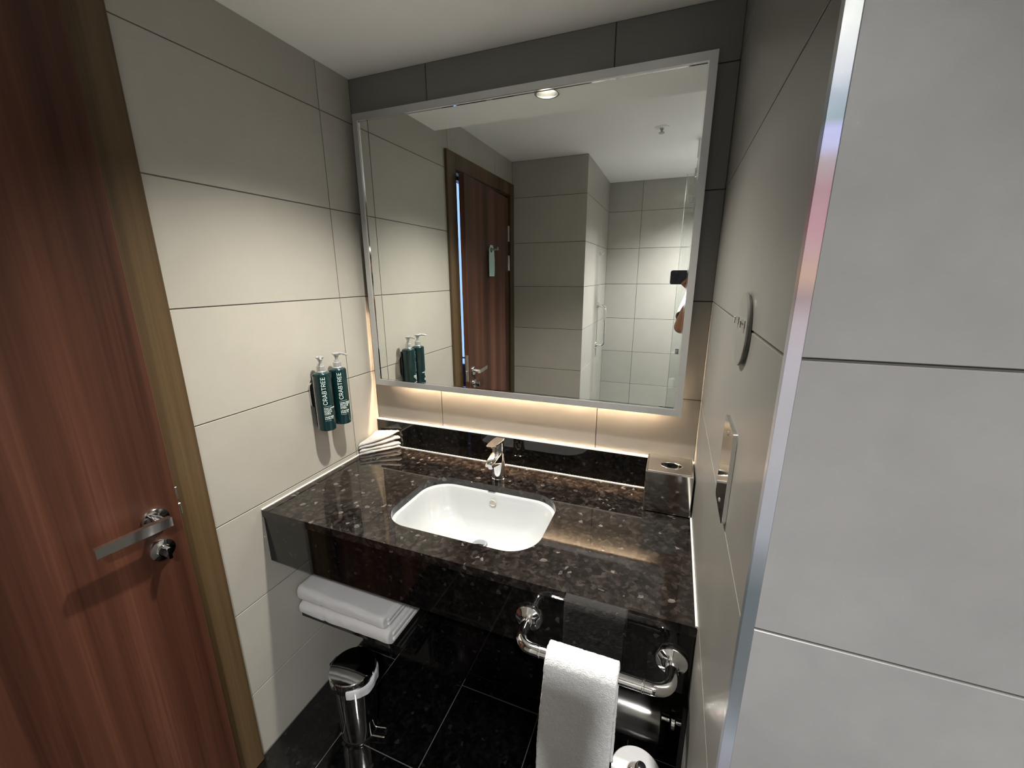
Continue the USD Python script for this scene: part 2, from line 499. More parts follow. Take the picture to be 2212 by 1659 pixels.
ce = thing('ceiling', 'white plaster ceiling with a lower bulkhead above the counter', 'ceiling', kind='structure')
part(ce, 'bulkhead', drill(bx(-0.02, W, -0.636, 0.02, ZSOF, ZSOF + 0.09 + 0.004), DL[0]), 'plaster', smooth=False)
up_ = bx(-0.05, XR + 0.05, Y2 - 0.05, 0.05, ZUP, ZUP + 0.05)
part(ce, 'plaster_panel', drill(up_, DL[1]), 'plaster', smooth=False)
part(ce, 'ceiling_void', bx(-0.1, XR + 0.1, Y2 - 0.1, 0.1, ZUP + 0.09, ZUP + 0.12), 'dark', smooth=False)


def downlight(xyz, label, power, color, cone, radius, depth=0.030):
    x, y, z = xyz
    t = thing('downlight', label, 'ceiling lamp', (x, y, z), group='recessed ceiling downlights')
    part(t, 'trim_ring', lathe([(0.0405, 0.001), (0.0405, -0.002), (0.046, -0.003), (0.0485, -0.0015), (0.0485, 0.0), (0.041, 0.0)], 48), 'frame', local=True)
    part(t, 'baffle', lathe([(0.0400, -0.001), (0.0385, depth * 0.6), (0.035, depth + 0.004), (0.0355, depth + 0.006), (0.041, 0.010), (0.0405, -0.001)], 48), 'steel', local=True)
    part(t, 'bulb', lathe([(0.0, depth - 0.001), (0.020, depth - 0.0008), (0.032, depth), (0.033, depth + 0.006), (0.0, depth + 0.007)], 40), 'lamp', local=True)
    l = UsdLux.SphereLight.Define(stage, str(t.GetPath()) + '/lamp')
    l.CreateRadiusAttr(radius)
    l.CreateIntensityAttr(power / (math.pi * radius ** 2))
    l.CreateNormalizeAttr(False)
    l.CreateColorAttr(Gf.Vec3f(*color))
    l.AddTranslateOp().Set(Gf.Vec3d(0, 0, 0.004))
    sh = UsdLux.ShapingAPI.Apply(l.GetPrim())
    sh.CreateShapingConeAngleAttr(cone)
    sh.CreateShapingConeSoftnessAttr(1.0)
    return t


downlight(DL[0], 'lit downlight in the lower bulkhead above the counter, glowing in the mirror', LAMP, (1.0, 0.945, 0.83), 58, 0.024)
downlight(DL[1], 'recessed downlight in the ceiling over the shower behind the viewer', LAMP_ROOM, (1.0, 0.98, 0.965), 68, 0.036)

t = thing('sprinkler', 'small round sprinkler head on the white ceiling, seen in the mirror', 'sprinkler', (0.992, -1.316, ZUP))
part(t, 'rose', lathe([(0.0, -0.006), (0.022, -0.006), (0.036, -0.002), (0.036, 0.0)], 40), 'plaster', local=True)
part(t, 'nozzle', lathe([(0.0, -0.030), (0.014, -0.029), (0.015, -0.026), (0.006, -0.024), (0.006, -0.014), (0.010, -0.006)], 32), 'steel', local=True)

# metal corner strip of the wall end
t = thing('trim_1', 'shiny metal corner strip on the wall end, with blue and pink tint and reflections painted in', 'corner trim', kind='structure')
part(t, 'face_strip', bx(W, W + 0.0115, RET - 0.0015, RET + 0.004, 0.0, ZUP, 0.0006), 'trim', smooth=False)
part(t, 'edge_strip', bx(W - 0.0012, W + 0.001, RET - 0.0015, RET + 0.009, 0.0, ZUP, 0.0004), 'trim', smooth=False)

# ------------------------------------------------------------------ door in the left wall
d = thing('door_1', 'dark reddish-brown wooden door standing slightly ajar in the left wall', 'door', kind='structure')
part(d, 'architrave', bx(0.0, 0.014, -0.812, ARCH0, 0.0, 2.147, 0.002), 'doorframe', smooth=False)
part(d, 'architrave', bx(0.0, 0.014, Y1 + 0.001, OPEN1 - 0.010, 0.0, 2.147, 0.002), 'doorframe', smooth=False)
part(d, 'architrave', bx(0.0, 0.014, OPEN1 - 0.010, -0.812, 2.070, 2.147, 0.002), 'doorframe', smooth=False)
part(d, 'jamb', bx(-0.12, 0.0, OPEN0, -0.791, 0.0, 2.09, 0.001), 'doorframe', smooth=False)
part(d, 'jamb', bx(-0.12, 0.0, OPEN1 - 0.03, OPEN1, 0.0, 2.09, 0.001), 'doorframe', smooth=False)
part(d, 'head_jamb', bx(-0.12, 0.0, OPEN1, OPEN0, 2.060, 2.09, 0.001), 'doorframe', smooth=False)
part(d, 'door_stop', cat(bx(-0.085, -0.050, OPEN0 - 0.013, OPEN0, 0.0, 2.06, 0.001), bx(-0.085, -0.050, OPEN1, OPEN0 - 0.013, 2.047, 2.06, 0.001)), 'doorframe', smooth=False)
HG = np.array([0.002, -1.568])
FE = np.array([0.058, -0.811])
dv = (FE - HG) / np.linalg.norm(FE - HG)
LW = float(np.linalg.norm(FE - HG))
DR = np.array([[dv[1], dv[0], 0], [-dv[0], dv[1], 0], [0, 0, 1]])     # local (out of face, along leaf, up)
DT = (HG[0], HG[1], 0.0)


def dpart(parent, name, m, mt, **k):
    return part(parent, name, xf(m, DR, DT), mt, **k)


lf = dpart(d, 'door_leaf', bx(-0.030, 0.0, 0.0, LW, 0.010, 2.048, 0.0012), 'door', smooth=False)
for zc in (1.817, 1.619, 0.25):
    dpart(d, 'hinge', cat(bx(0.0, 0.0035, -0.012, 0.008, zc - 0.052, zc + 0.052, 0.0008), lathe([(0, -0.052), (0.006, -0.052), (0.006, 0.052), (0, 0.052)], 16, at=(0.004, -0.004, zc))), 'steel')
dpart(d, 'lock_plate', cat(bx(-0.026, -0.006, LW - 0.001, LW + 0.0008, 0.93, 1.087, 0.0003), bx(-0.021, -0.011, LW, LW + 0.009, 0.965, 0.995, 0.001)), 'steel', smooth=False)
uh = 0.708
dpart(d, 'lever_rose', lathe([(0.0265, 0.0), (0.0265, 0.006), (0.025, 0.009), (0.012, 0.0105), (0.0, 0.0105)], 40, 'x', (0, uh, 0.988)), 'chrome')
lever = cat(lathe([(0.0095, 0.005), (0.0095, 0.046), (0.0, 0.046)], 24, 'x', (0, uh, 0.988)),
            hull([(0.036 + a, uh + b, 0.988 + c) for (b, hz, hx) in ((0.012, 0.011, 0.007), (-0.03, 0.0115, 0.0065), (-0.122, 0.011, 0.005)) for a in (0, 2 * hx) for c in (-hz, hz)]))
dpart(d, 'lever_handle', lever, 'chrome', smooth=25, label='polished chrome door lever')
dpart(d, 'thumbturn_rose', lathe([(0.0265, 0.0), (0.0265, 0.006), (0.025, 0.009), (0.014, 0.0105), (0.013, 0.017), (0.0, 0.017)], 40, 'x', (0, uh - 0.002, 0.908)), 'chrome')
tt = hull([(x, uh - 0.002 + sy * w, 0.908 + sz * hgt) for x, w, hgt in ((0.015, 0.005, 0.010), (0.038, 0.0035, 0.014)) for sy in (-1, 1) for sz in (-1, 1)])
dpart(d, 'thumbturn', tt, 'chrome', smooth=25)
part(d, 'strike_plate', bx(0.012, 0.0152, -0.800, -0.786, 0.990, 1.024, 0.0006), 'steel', smooth=False)

uk = (-1.180 - HG[1]) / dv[1]
k_ = thing('robe_hook', 'single metal robe hook on the back of the wooden door, holding a tag', 'hook')
part(k_, 'backplate', xf(lathe([(0.017, 0.0), (0.017, 0.005), (0.014, 0.007), (0.0, 0.007)], 32, 'x', (0, uk, 1.690)), DR, DT), 'steel')
part(k_, 'peg', xf(cat(tube([(0.005, uk, 1.690), (0.030, uk, 1.690), (0.052, uk, 1.694)], 0.0075, 20), lathe([(0, -0.004), (0.010, -0.004), (0.011, 0.0), (0.010, 0.005), (0, 0.006)], 24, 'x', (0.054, uk, 1.694))), DR, DT), 'steel')
tagp = Polygon([(-0.034, -0.165), (0.040, -0.165), (0.041, -0.06), (0.036, 0.0), (0.020, 0.022), (-0.012, 0.022), (-0.032, -0.005), (-0.040, -0.06), (-0.039, -0.12)]).buffer(-0.004).buffer(0.004)
tagp = tagp.difference(Polygon(rrect(0.014, 0.016, 0.014, 8, (0.006, -0.006))))
tg = extrude(tagp, -0.0006, 0.0006)
tg = xf(tg, np.array([[0, 0, 1], [1, 0, 0], [0, 1, 0]]))            # (x,y) -> (y,z)
tg = xf(tg, DR @ rotz(0.10), (np.array(DT) + DR @ np.array([0.0145, uk - 0.004, 1.694])))
single('door_tag', tg, 'card', 'pale mint door hanger card on the hook of the wooden door', 'door tag', smooth=False)

# the bedroom beyond the gap
single('floor_bedroom', bx(-3.6, -0.12, -4.0, 0.4, -0.05, 0.0), 'carpet', 'dark carpet beyond the ajar door', 'floor', kind='structure', smooth=False)
single('ceiling_bedroom', bx(-3.6, -0.10, -4.1, 0.5, 3.2, 3.25), 'bedwall', 'bedroom ceiling beyond the ajar door', 'ceiling', kind='structure', smooth=False)
bw = thing('wall_bedroom', 'bedroom walls beyond the ajar door', 'wall', kind='structure')
for q in (bx(-3.6, -2.75, -4.1, -4.0, 0, 3.2), bx(-0.75, 0.0, -4.1, -4.0, 0, 3.2), bx(-2.75, -0.75, -4.1, -4.0, 0, 0.24), bx(-2.75, -0.75, -4.1, -4.0, 3.0, 3.2),
          bx(-3.7, -3.6, -4.1, 0.5, 0, 3.2), bx(-3.6, -0.1, 0.4, 0.5, 0, 3.2), bx(-0.10, -0.09, -4.1, -1.76, 0, 3.2)):
    part(bw, 'wall_panel', q, 'bedwall', smooth=False)
wn = thing('window_1', 'bright blue bedroom window glimpsed through the door gap in the mirror', 'window', kind='structure')
for q in (bx(-2.75, -0.75, -4.06, -4.0, 0.24, 0.28), bx(-2.75, -0.75, -4.06, -4.0, 2.95, 3.0), bx(-2.75, -2.70, -4.06, -4.0, 0.28, 2.95), bx(-0.80, -0.75, -4.06, -4.0, 0.28, 2.95)):
    part(wn, 'window_frame', q, 'frame', smooth=False)
part(wn, 'mullion', bx(-2.70, -0.80, -4.05, -4.02, 0.36, 0.38), 'frame', smooth=False)
part(wn, 'pane', bx(-2.70, -0.80, -4.040, -4.034, 0.28, 2.95), 'glass', smooth=False)

# ------------------------------------------------------------------ shower parts seen in the mirror, plus an added tray out of view
t = thing('shower_tray', 'low white shower tray added to bounce light, behind the glass screen, out of the picture', 'shower tray')  # unseen, added so its white top bounces lamp light to the ceilings
part(t, 'tray', bx(XC + 0.001, XR - 0.001, Y2 + 0.001, -1.985, 0.001, 0.045, 0.006), 'ceramic', smooth=False)
part(t, 'drain_cover', lathe([(0.045, 0.0), (0.045, 0.003), (0.0, 0.004)], 40, at=(1.2, -2.3, 0.045)), 'chrome')
t = thing('grab_rail', 'vertical chrome grab rail on the bright wall face in the mirror', 'grab rail', (XC, -2.235, 0.955))
pth = smooth_path([(0.004, 0, 0.0), (0.066, 0, 0.0), (0.066, 0, 0.33), (0.004, 0, 0.33)], 0.045, 8)
part(t, 'rail', tube(pth, 0.0115, 16), 'chrome', local=True)
for zz in (0.0, 0.33):
    part(t, 'wall_flange', lathe([(0.030, 0.0), (0.030, 0.004), (0.026, 0.010), (0.014, 0.013), (0, 0.013)], 32, 'x', (0, 0, zz)), 'chrome', local=True)
t = thing('wall_hook', 'small chrome double hook high on the bright wall face in the mirror', 'hook', (XC, -2.235, 1.702))
part(t, 'backplate', bx(0, 0.006, -0.022, 0.022, -0.012, 0.012, 0.002), 'chrome', local=True)
for yy in (-0.012, 0.012):
    part(t, 'peg', tube([(0.003, yy, 0.0), (0.022, yy, -0.002), (0.034, yy, 0.010)], 0.0045, 12), 'chrome', local=True)
t = thing('shower_screen', 'clear glass shower screen at the right edge of the mirror', 'shower screen')
part(t, 'glass_pane', bx(1.141, XR - 0.001, -2.008, -2.000, 0.046, 2.195, 0.001), 'glass', smooth=False)
part(t, 'edge_seal', bx(1.1385, 1.141, -2.009, -1.999, 0.046, 2.195), 'frame', smooth=False)
part(t, 'stay_bar', cat(bx(1.192, 1.206, -2.02, -1.62, 2.205, 2.222, 0.002), bx(1.186, 1.212, -2.014, -1.994, 2.17, 2.226, 0.002), bx(1.186, 1.212, -1.63, -1.606, 2.20, 2.2945, 0.002)), 'steel', smooth=False)
for zz in (0.98, 2.03):
    part(t, 'clamp', bx(1.168, 1.196, -2.016, -1.992, zz - 0.022, zz + 0.022, 0.002), 'chrome', smooth=False)

# ------------------------------------------------------------------ vanity counter
BC = (0.614, -0.333)
cut = Polygon(rrect(0.240, 0.156, 0.092, 14, BC))
top_poly = sbox(0.001, DEPTH, W - 0.001, -0.0005).difference(cut)
v = thing('vanity_counter', 'black-brown granite vanity counter with deep front panel and low splashback', 'counter')
part(v, 'worktop', extrude(top_poly, ZC - 0.024, ZC), 'granite', smooth=25)
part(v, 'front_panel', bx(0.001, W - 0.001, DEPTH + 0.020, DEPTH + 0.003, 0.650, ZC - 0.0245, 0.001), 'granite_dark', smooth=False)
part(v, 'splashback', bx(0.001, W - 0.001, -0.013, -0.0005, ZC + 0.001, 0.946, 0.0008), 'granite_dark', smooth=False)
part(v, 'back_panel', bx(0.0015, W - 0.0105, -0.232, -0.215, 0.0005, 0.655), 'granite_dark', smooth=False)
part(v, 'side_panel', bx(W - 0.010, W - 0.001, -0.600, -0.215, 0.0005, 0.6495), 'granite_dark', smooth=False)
part(v, 'sealant', cat(bx(0.0, 0.0035, DEPTH, 0.0, ZC - 0.001, ZC + 0.0030), bx(0.0, W, -0.0165, -0.0125, ZC - 0.001, ZC + 0.0035),
                       bx(0.0, W, -0.0135, 0.0, 0.9450, 0.9490), bx(W - 0.004, W, DEPTH, 0.0, ZC - 0.003, ZC + 0.004)), 'sealant', smooth=False)

zb = ZC - 0.0242
rings = []
for hx, hy, r, z, oy in ((0.262, 0.178, 0.10, zb, 0), (0.236, 0.152, 0.090, zb, 0), (0.231, 0.147, 0.088, zb - 0.006, 0), (0.224, 0.139, 0.086, zb - 0.030, 0.001),
                         (0.212, 0.127, 0.084, zb - 0.062, 0.004), (0.192, 0.112, 0.080, zb - 0.090, 0.008), (0.160, 0.092, 0.070, zb - 0.108, 0.013),
                         (0.115, 0.066, 0.055, zb - 0.118, 0.020), (0.066, 0.044, 0.040, zb - 0.123, 0.027), (0.024, 0.024, 0.0239, zb - 0.126, 0.032)):
    q = rrect(hx, hy, r, 14, (BC[0], BC[1] + oy))
    rings.append(np.c_[q, np.full(len(q), z)])
b_ = thing('washbasin', 'white undermounted ceramic washbasin set in the granite counter', 'basin', (BC[0], BC[1], zb - 0.126))
bm = loft(rings)
bm.invert()
under = []
for q in rings[2:]:
    c0 = q.mean(0)
    dq = q[:, :2] - c0[:2]
    un = dq / np.maximum(np.linalg.norm(dq, axis=1, keepdims=True), 1e-6)
    under.append(np.c_[q[:, :2] + un * 0.012, q[:, 2] - 0.010])
bm2 = loft([rings[0], rings[0] - [0, 0, 0.010], *under], False, True)
part(b_, 'bowl', cat(bm), 'ceramic', smooth=50)
part(b_, 'underside', bm2, 'ceramic', smooth=50)
part(b_, 'overflow_ring', lathe([(0.0125, 0.0), (0.0125, 0.003), (0.0105, 0.0035), (0.010, 0.001), (0.0, 0.0005)], 32, '-y', (0.616, -0.1965, 0.778)), 'beige')
part(b_, 'waste', lathe([(0.026, 0.0), (0.026, 0.002), (0.020, 0.003), (0.018, 0.0065), (0.0, 0.0085)], 40, at=(BC[0], BC[1] + 0.032, zb - 0.1265)), 'chrome')

# mixer tap
TX, TY = 0.606, -0.118
t = thing('mixer_tap', 'short chrome single-lever mixer tap behind the white washbasin', 'tap', (TX, TY, ZC))
part(t, 'body', lathe([(0.0, 0.0), (0.0265, 0.0), (0.0265, 0.004), (0.0245, 0.006), (0.0235, 0.060), (0.0228, 0.098), (0.020, 0.106), (0.0, 0.107)], 40), 'chrome', local=True)
sp = []
for y, zt, zbm, w in ((0.010, 0.104, 0.070, 0.018), (-0.025, 0.102, 0.068, 0.0195), (-0.070, 0.092, 0.076, 0.0170), (-0.084, 0.088, 0.078, 0.0120)):
    for sx in (-1, 1):
        sp += [(sx * w, y, zbm), (sx * w, y, zt - 0.003), (sx * w * 0.8, y, zt)]
part(t, 'spout', hull(sp), 'chrome', smooth=40, local=True)
part(t, 'aerator', lathe([(0.0, -0.011), (0.0095, -0.011), (0.0105, -0.009), (0.0105, 0.003)], 28, at=(0, -0.066, 0.078)), 'chrome', local=True)
part(t, 'cartridge_neck', lathe([(0.0215, 0.104), (0.0205, 0.112), (0.0195, 0.144), (0.0, 0.145)], 40), 'chrome', local=True)
lv = []
for y, z, w, th in ((0.020, 0.146, 0.016, 0.008), (0.0, 0.1465, 0.0195, 0.009), (-0.045, 0.1485, 0.0185, 0.007), (-0.072, 0.1495, 0.0150, 0.005), (-0.079, 0.150, 0.009, 0.004)):
    for sx in (-1, 1):
        lv += [(sx * w, y, z - th * 0.4), (sx * w * 0.93, y, z), (sx * w * 0.85, y, z - th)]
part(t, 'lever', hull(lv), 'chrome', smooth=40, local=True)

# tissue box cover
bd = bx(1.101, 1.2345, -0.158, -0.024, ZC + 0.002, 0.967, 0.0022)
el = extrude(Polygon(rrect(0.030, 0.021, 0.0209, 14, (1.172, -0.098))), 0.93, 1.0)
bd = from_man(to_man(bd) - to_man(el))
t = thing('tissue_box', 'cube-shaped polished chrome tissue box cover at the right end of the counter', 'tissue box', (1.168, -0.091, ZC))
part(t, 'cover', bd, 'polished', smooth=20)
part(t, 'top_plate', from_man(to_man(bx(1.107, 1.2285, -0.152, -0.030, 0.9665, 0.9682, 0.0006)) - to_man(el)), 'steel', smooth=20)
pr = np.array([(1.172 + (0.030 + 0.001) * math.cos(a), -0.098 + 0.022 * math.sin(a), 0.9678) for a in np.linspace(0, 2 * math.pi, 40)])
part(t, 'slot_rim', tube(pr, 0.0016, 8), 'chrome')
for a in (1.105, 1.22):
    for c in (-0.152, -0.04):
        part(t, 'foot', bx(a, a + 0.01, c, c + 0.01, ZC, ZC + 0.003), 'rubber', smooth=False)

# ------------------------------------------------------------------ mirror with warm strip behind
mx0, mx1, mz0, mz1 = 0.033, 1.187, 1.107, 2.077
gx0, gx1, gz0, gz1 = 0.053, 1.167, 1.128, 2.056
t = thing('wall_mirror', 'large backlit wall mirror with a slim silver frame above the counter', 'mirror')
fr = extrude(Polygon([(mx0, mz0), (mx1, mz0), (mx1, mz1), (mx0, mz1)], [[(gx0, gz0), (gx1, gz0), (gx1, gz1), (gx0, gz1)]]), 0.0, 0.016)
fr = xf(fr, np.array([[1, 0, 0], [0, 0, -1], [0, 1, 0]]), (0, -0.0225, 0))
part(t, 'frame', fr, 'frame', smooth=False)
ib = extrude(Polygon([(gx0 - 0.001, gz0 - 0.001), (gx1 + 0.001, gz0 - 0.001), (gx1 + 0.001, gz1 + 0.001), (gx0 - 0.001, gz1 + 0.001)],
                     [[(gx0 + 0.004, gz0 + 0.004), (gx1 - 0.004, gz0 + 0.004), (gx1 - 0.004, gz1 - 0.004), (gx0 + 0.004, gz1 - 0.004)]]), 0.0, 0.003)
part(t, 'inner_bead', xf(ib, np.array([[1, 0, 0], [0, 0, -1], [0, 1, 0]]), (0, -0.0335, 0)), 'chrome', smooth=False)
part(t, 'glass', bx(gx0, gx1, -0.033, -0.030, gz0, gz1), 'mirror', smooth=False)
part(t, 'back_board', bx(gx0, gx1, -0.0225, -0.019, gz0, gz1), 'dark', smooth=False)
part(t, 'back_box', bx(0.042, gx1 + 0.004, -0.019, -0.0005, 1.365, 2.05), 'dark', smooth=False)
part(t, 'light_strip', bx(0.13, 1.13, -0.0135, -0.0095, 1.150, 1.160), 'led', smooth=False, label='warm glowing light strip behind the mirror')

# ------------------------------------------------------------------ pump bottles
def curved_text(text, height, radius, z0, ang, vertical, bold=False):
    """lettering wrapped on a cylinder of the given radius; vertical: reads upward. (z0: start or baseline, ang: angle of the baseline or start)"""
    m = meshkit.text_mesh(text, height, 0.0003, bold)
    m = m.subdivide_to_size(0.0035)
    x, y, z = m.vertices.T
    if vertical:
        a, h = ang - y / radius, z0 + x          # reading upward: glyph tops towards smaller angles
    else:
        a, h = ang + x / radius, z0 + y
    r = radius + 0.00005 + z
    return trimesh.Trimesh(np.stack([r * np.cos(a), r * np.sin(a), h], 1), m.faces, process=False)


def arc_line(radius, z, a0, a1, th=0.0004):
    n = 14
    a = np.linspace(a0, a1, n)
    v, f = [], []
    for k in range(n):
        for dz in (-th, th):
            v.append(((radius + 0.0003) * math.cos(a[k]), (radius + 0.0003) * math.sin(a[k]), z + dz))
    for k in range(n - 1):
        f += [[2 * k, 2 * k + 2, 2 * k + 1], [2 * k + 1, 2 * k + 2, 2 * k + 3]]
    return trimesh.Trimesh(np.array(v), f, process=False)


def bottle(x, y, z, nozzle_angle, lines, label):
    R = 0.0275
    t = thing('pump_bottle', label, 'bottle', (x, y, z), group='green pump bottles on the left wall')
    part(t, 'body', lathe([(0, 0.0), (R - 0.004, 0.0), (R - 0.001, 0.0012), (R, 0.004), (R, 0.196), (R - 0.0008, 0.199), (R - 0.003, 0.2015), (0.016, 0.2035), (0.0145, 0.2045), (0, 0.2045)], 56), 'bottle', local=True)
    part(t, 'collar', lathe([(0.0150, 0.2035), (0.0150, 0.2065), (0.0135, 0.208), (0.0130, 0.2225), (0.0125, 0.2245), (0.0095, 0.226), (0.0085, 0.2315), (0, 0.2320)], 40), 'silver', local=True)
    ca, sa = math.cos(nozzle_angle), math.sin(nozzle_angle)
    stem = lathe([(0.0050, 0.231), (0.0055, 0.240), (0.0085, 0.2480), (0.0135, 0.2535), (0.0140, 0.2560), (0.0110, 0.2585), (0, 0.2592)], 32)
    pts = [(0.008 * ca, 0.008 * sa, 0.2548), (0.022 * ca, 0.022 * sa, 0.2553), (0.036 * ca, 0.036 * sa, 0.2530), (0.041 * ca, 0.041 * sa, 0.2505)]
    part(t, 'pump_head', cat(stem, tube(pts, [0.0058, 0.0045, 0.0034, 0.0028], 14)), 'silver', local=True)
    A0 = math.radians(-56)
    ms = [curved_text('CRABTREE', 0.0138, R, 0.0935, A0 + 0.0138 / R, True, False)]
    ms.append(arc_line(R, 0.0885, A0, A0 + 0.95))
    zz = 0.0835
    for s, hgt, bold in lines:
        ms.append(curved_text(s, hgt, R, zz - hgt, A0, False, bold))
        zz -= hgt + 0.0017
    zz -= 0.0008
    ms.append(arc_line(R, zz, A0, A0 + 0.8))
    zz -= 0.0055
    for s in ('CRABTREE', '& EVELYN'):
        ms.append(curved_text(s, 0.0042, R, zz - 0.0042, A0, False, True))
        zz -= 0.0062
    ms.append(arc_line(R, zz - 0.003, A0, A0 + 0.75, 0.0003))
    part(t, 'label_print', cat(*ms), 'ink', smooth=False, local=True)
    return t


bottle(0.046, -0.320, 1.016, math.radians(-38), [('BODY LOTION', 0.0042, True), ('LOTION', 0.0044, True), ('POUR LE', 0.0044, True), ('CORPS', 0.0044, True)],
       'green pump bottle of body lotion, the left one nearer the door')
bottle(0.046, -0.2465, 1.016, math.radians(12), [('HAND WASH', 0.0042, True), ('NETTOYANT', 0.0044, True), ('POUR LES', 0.0044, True), ('MAINS', 0.0044, True)],
       'green pump bottle of hand wash, the right one nearer the mirror')
t = thing('bottle_bracket', 'grey wall bracket holding the two green pump bottles', 'bracket', (0.0, -0.283, 1.12))
pl = extrude(Polygon(rrect(0.058, 0.045, 0.018, 8, (-0.283, 1.137))), 0.0, 0.008)
part(t, 'wall_plate', xf(pl, np.array([[0, 0, 1], [1, 0, 0], [0, 1, 0]])), 'steel', smooth=25)
for yy in (-0.320, -0.2465):
    part(t, 'bottle_channel', cat(bx(0.008, 0.0195, yy - 0.012, yy + 0.012, 1.020, 1.205, 0.003), bx(0.017, 0.021, yy - 0.020, yy + 0.020, 1.030, 1.200, 0.002)), 'rubber', smooth=25)
    rg = np.array([(0.046 + 0.0285 * math.cos(a), yy + 0.0285 * math.sin(a), 1.2115) for a in np.linspace(math.pi * 0.62, math.pi * 1.38, 16)])
    part(t, 'neck_clip', tube(rg, 0.0022, 8), 'rubber')
    part(t, 'clear_strip', bx(0.0215, 0.0255, yy - 0.0195, yy - 0.0165, 1.018, 1.212, 0.001), 'silver', smooth=False)

# ------------------------------------------------------------------ right wall fittings
t = thing('round_wall_plate', 'round satin metal plate with two small pegs on the right wall', 'wall plate', (W, -0.655, 1.453))
part(t, 'disc', lathe([(0.050, 0.0), (0.050, 0.003), (0.0535, 0.003), (0.0545, 0.0045), (0.0540, 0.0065), (0.0525, 0.0072), (0.0, 0.0072)], 56, '-x'), 'satin', local=True)
for yy in (0.027, -0.034):
    part(t, 'peg', bx(-0.0135, -0.007, yy - 0.005, yy + 0.005, 0.005, 0.017, 0.001), 'chrome', local=True)

t = thing('socket_plate', 'tall polished steel plate below the round plate on the right wall', 'wall plate', (W, -0.6695, 1.235))
sp_ = extrude(Polygon(rrect(0.052, 0.0735, 0.008, 6)), 0.0, 0.006)
part(t, 'plate', xf(sp_, np.array([[0, 0, -1], [-1, 0, 0], [0, 1, 0]])), 'polished', smooth=25, local=True)
for zz in (0.058, -0.058):
    part(t, 'screw', lathe([(0.0038, 0.006), (0.0038, 0.0068), (0.003, 0.0075), (0, 0.0078)], 20, '-x', (0, 0, zz)), 'steel', local=True)

# ------------------------------------------------------------------ counter rail with hand towel
RY, RZ = -0.655, 0.735
t = thing('towel_rail', 'chrome horizontal rail on the black counter front holding a hand towel', 'rail', (1.038, DEPTH + 0.003, RZ))
pth = smooth_path([(0.877, DEPTH - 0.002, RZ), (0.877, RY, RZ), (1.199, RY, RZ), (1.199, DEPTH - 0.002, RZ)], 0.052, 12)
part(t, 'bar', tube(pth, 0.0125, 24), 'chrome')
for xx in (0.877, 1.199):
    part(t, 'flange', lathe([(0.034, 0.0), (0.034, 0.005), (0.032, 0.009), (0.022, 0.013), (0.014, 0.016), (0.0, 0.016)], 48, '-y', (xx, DEPTH + 0.003, RZ)), 'chrome')
    part(t, 'joint_ring', lathe([(0.0128, 0.0), (0.0136, 0.001), (0.0136, 0.004), (0.0128, 0.005)], 28, 'x', (xx + (0.050 if xx < 1 else -0.055), RY, RZ)), 'chrome')


def draped(path, half, x0f, x1f, nx, seed, amp):
    """a folded cloth over a bar: path in (y, z), thickness half each side, x limits as functions of the path fraction"""
    p = np.array(path)
    tg = np.gradient(p, axis=0)
    tg /= np.linalg.norm(tg, axis=1, keepdims=True)
    nm = np.stack([-tg[:, 1], tg[:, 0]], 1)
    k = len(p)
    fr_ = np.linspace(0, 1, k)
    # closed cross section around x: outer face left to right, inner face right to left, with round ends
    cs = [(u, 1.0) for u in np.linspace(0.02, 0.98, nx)] + [(0.995, 0.6), (1.0, 0.0), (0.995, -0.6)] + [(u, -1.0) for u in np.linspace(0.98, 0.02, nx)] + [(0.005, -0.6), (0.0, 0.0), (0.005, 0.6)]
    rings = []
    for i in range(k):
        x0, x1 = x0f(fr_[i]), x1f(fr_[i])
        e = half * min(1.0, 0.35 + 0.65 * min(i, k - 1 - i) / 2.0)
        rings.append(np.array([(x0 + (x1 - x0) * u, p[i, 0] + nm[i, 0] * e * s, p[i, 1] + nm[i, 1] * e * s) for u, s in cs]))
    m = loft(rings, True, True)
    fold = (meshkit.fbm(m.vertices * [38, 12, 9], 3, seed) - 0.5) * 2
    vn = m.vertex_normals
    keep = np.clip((0.735 - m.vertices[:, 2]) / 0.12, 0.15, 1.0)
    m.vertices = m.vertices + vn * (fold * 0.0035 * keep)[:, None] + vn * ((meshkit.noise(m.vertices * 330, seed + 5) - 0.5) * 2 * amp)[:, None]
    return m


rr = 0.0125 + 0.0085
pp = [(RY + rr, z) for z in np.linspace(0.47, RZ, 36)] + [(RY + rr * math.cos(a), RZ + rr * math.sin(a)) for a in np.linspace(0.15, math.pi - 0.15, 14)] + [(RY - rr - 0.003 * math.sin((RZ - z) * 9), z) for z in np.linspace(RZ, 0.335, 70)]
ht = draped(pp, 0.0078, lambda f: 0.947 - 0.022 * max(0, f - 0.4) / 0.6, lambda f: 1.099 - 0.007 * max(0, f - 0.4) / 0.6, 46, 11, 0.0011)
single('hand_towel', ht, 'towel', 'white terry hand towel hanging over the chrome rail of the counter', 'towel', smooth=True)

# ------------------------------------------------------------------ under the counter: shelf, bath towels, bin, toilet rolls
single('shelf', bx(0.001, 0.47, -0.495, -0.2325, 0.366, 0.386, 0.001), 'granite_dark', 'black stone shelf under the counter carrying two folded bath towels', 'shelf', smooth=False)


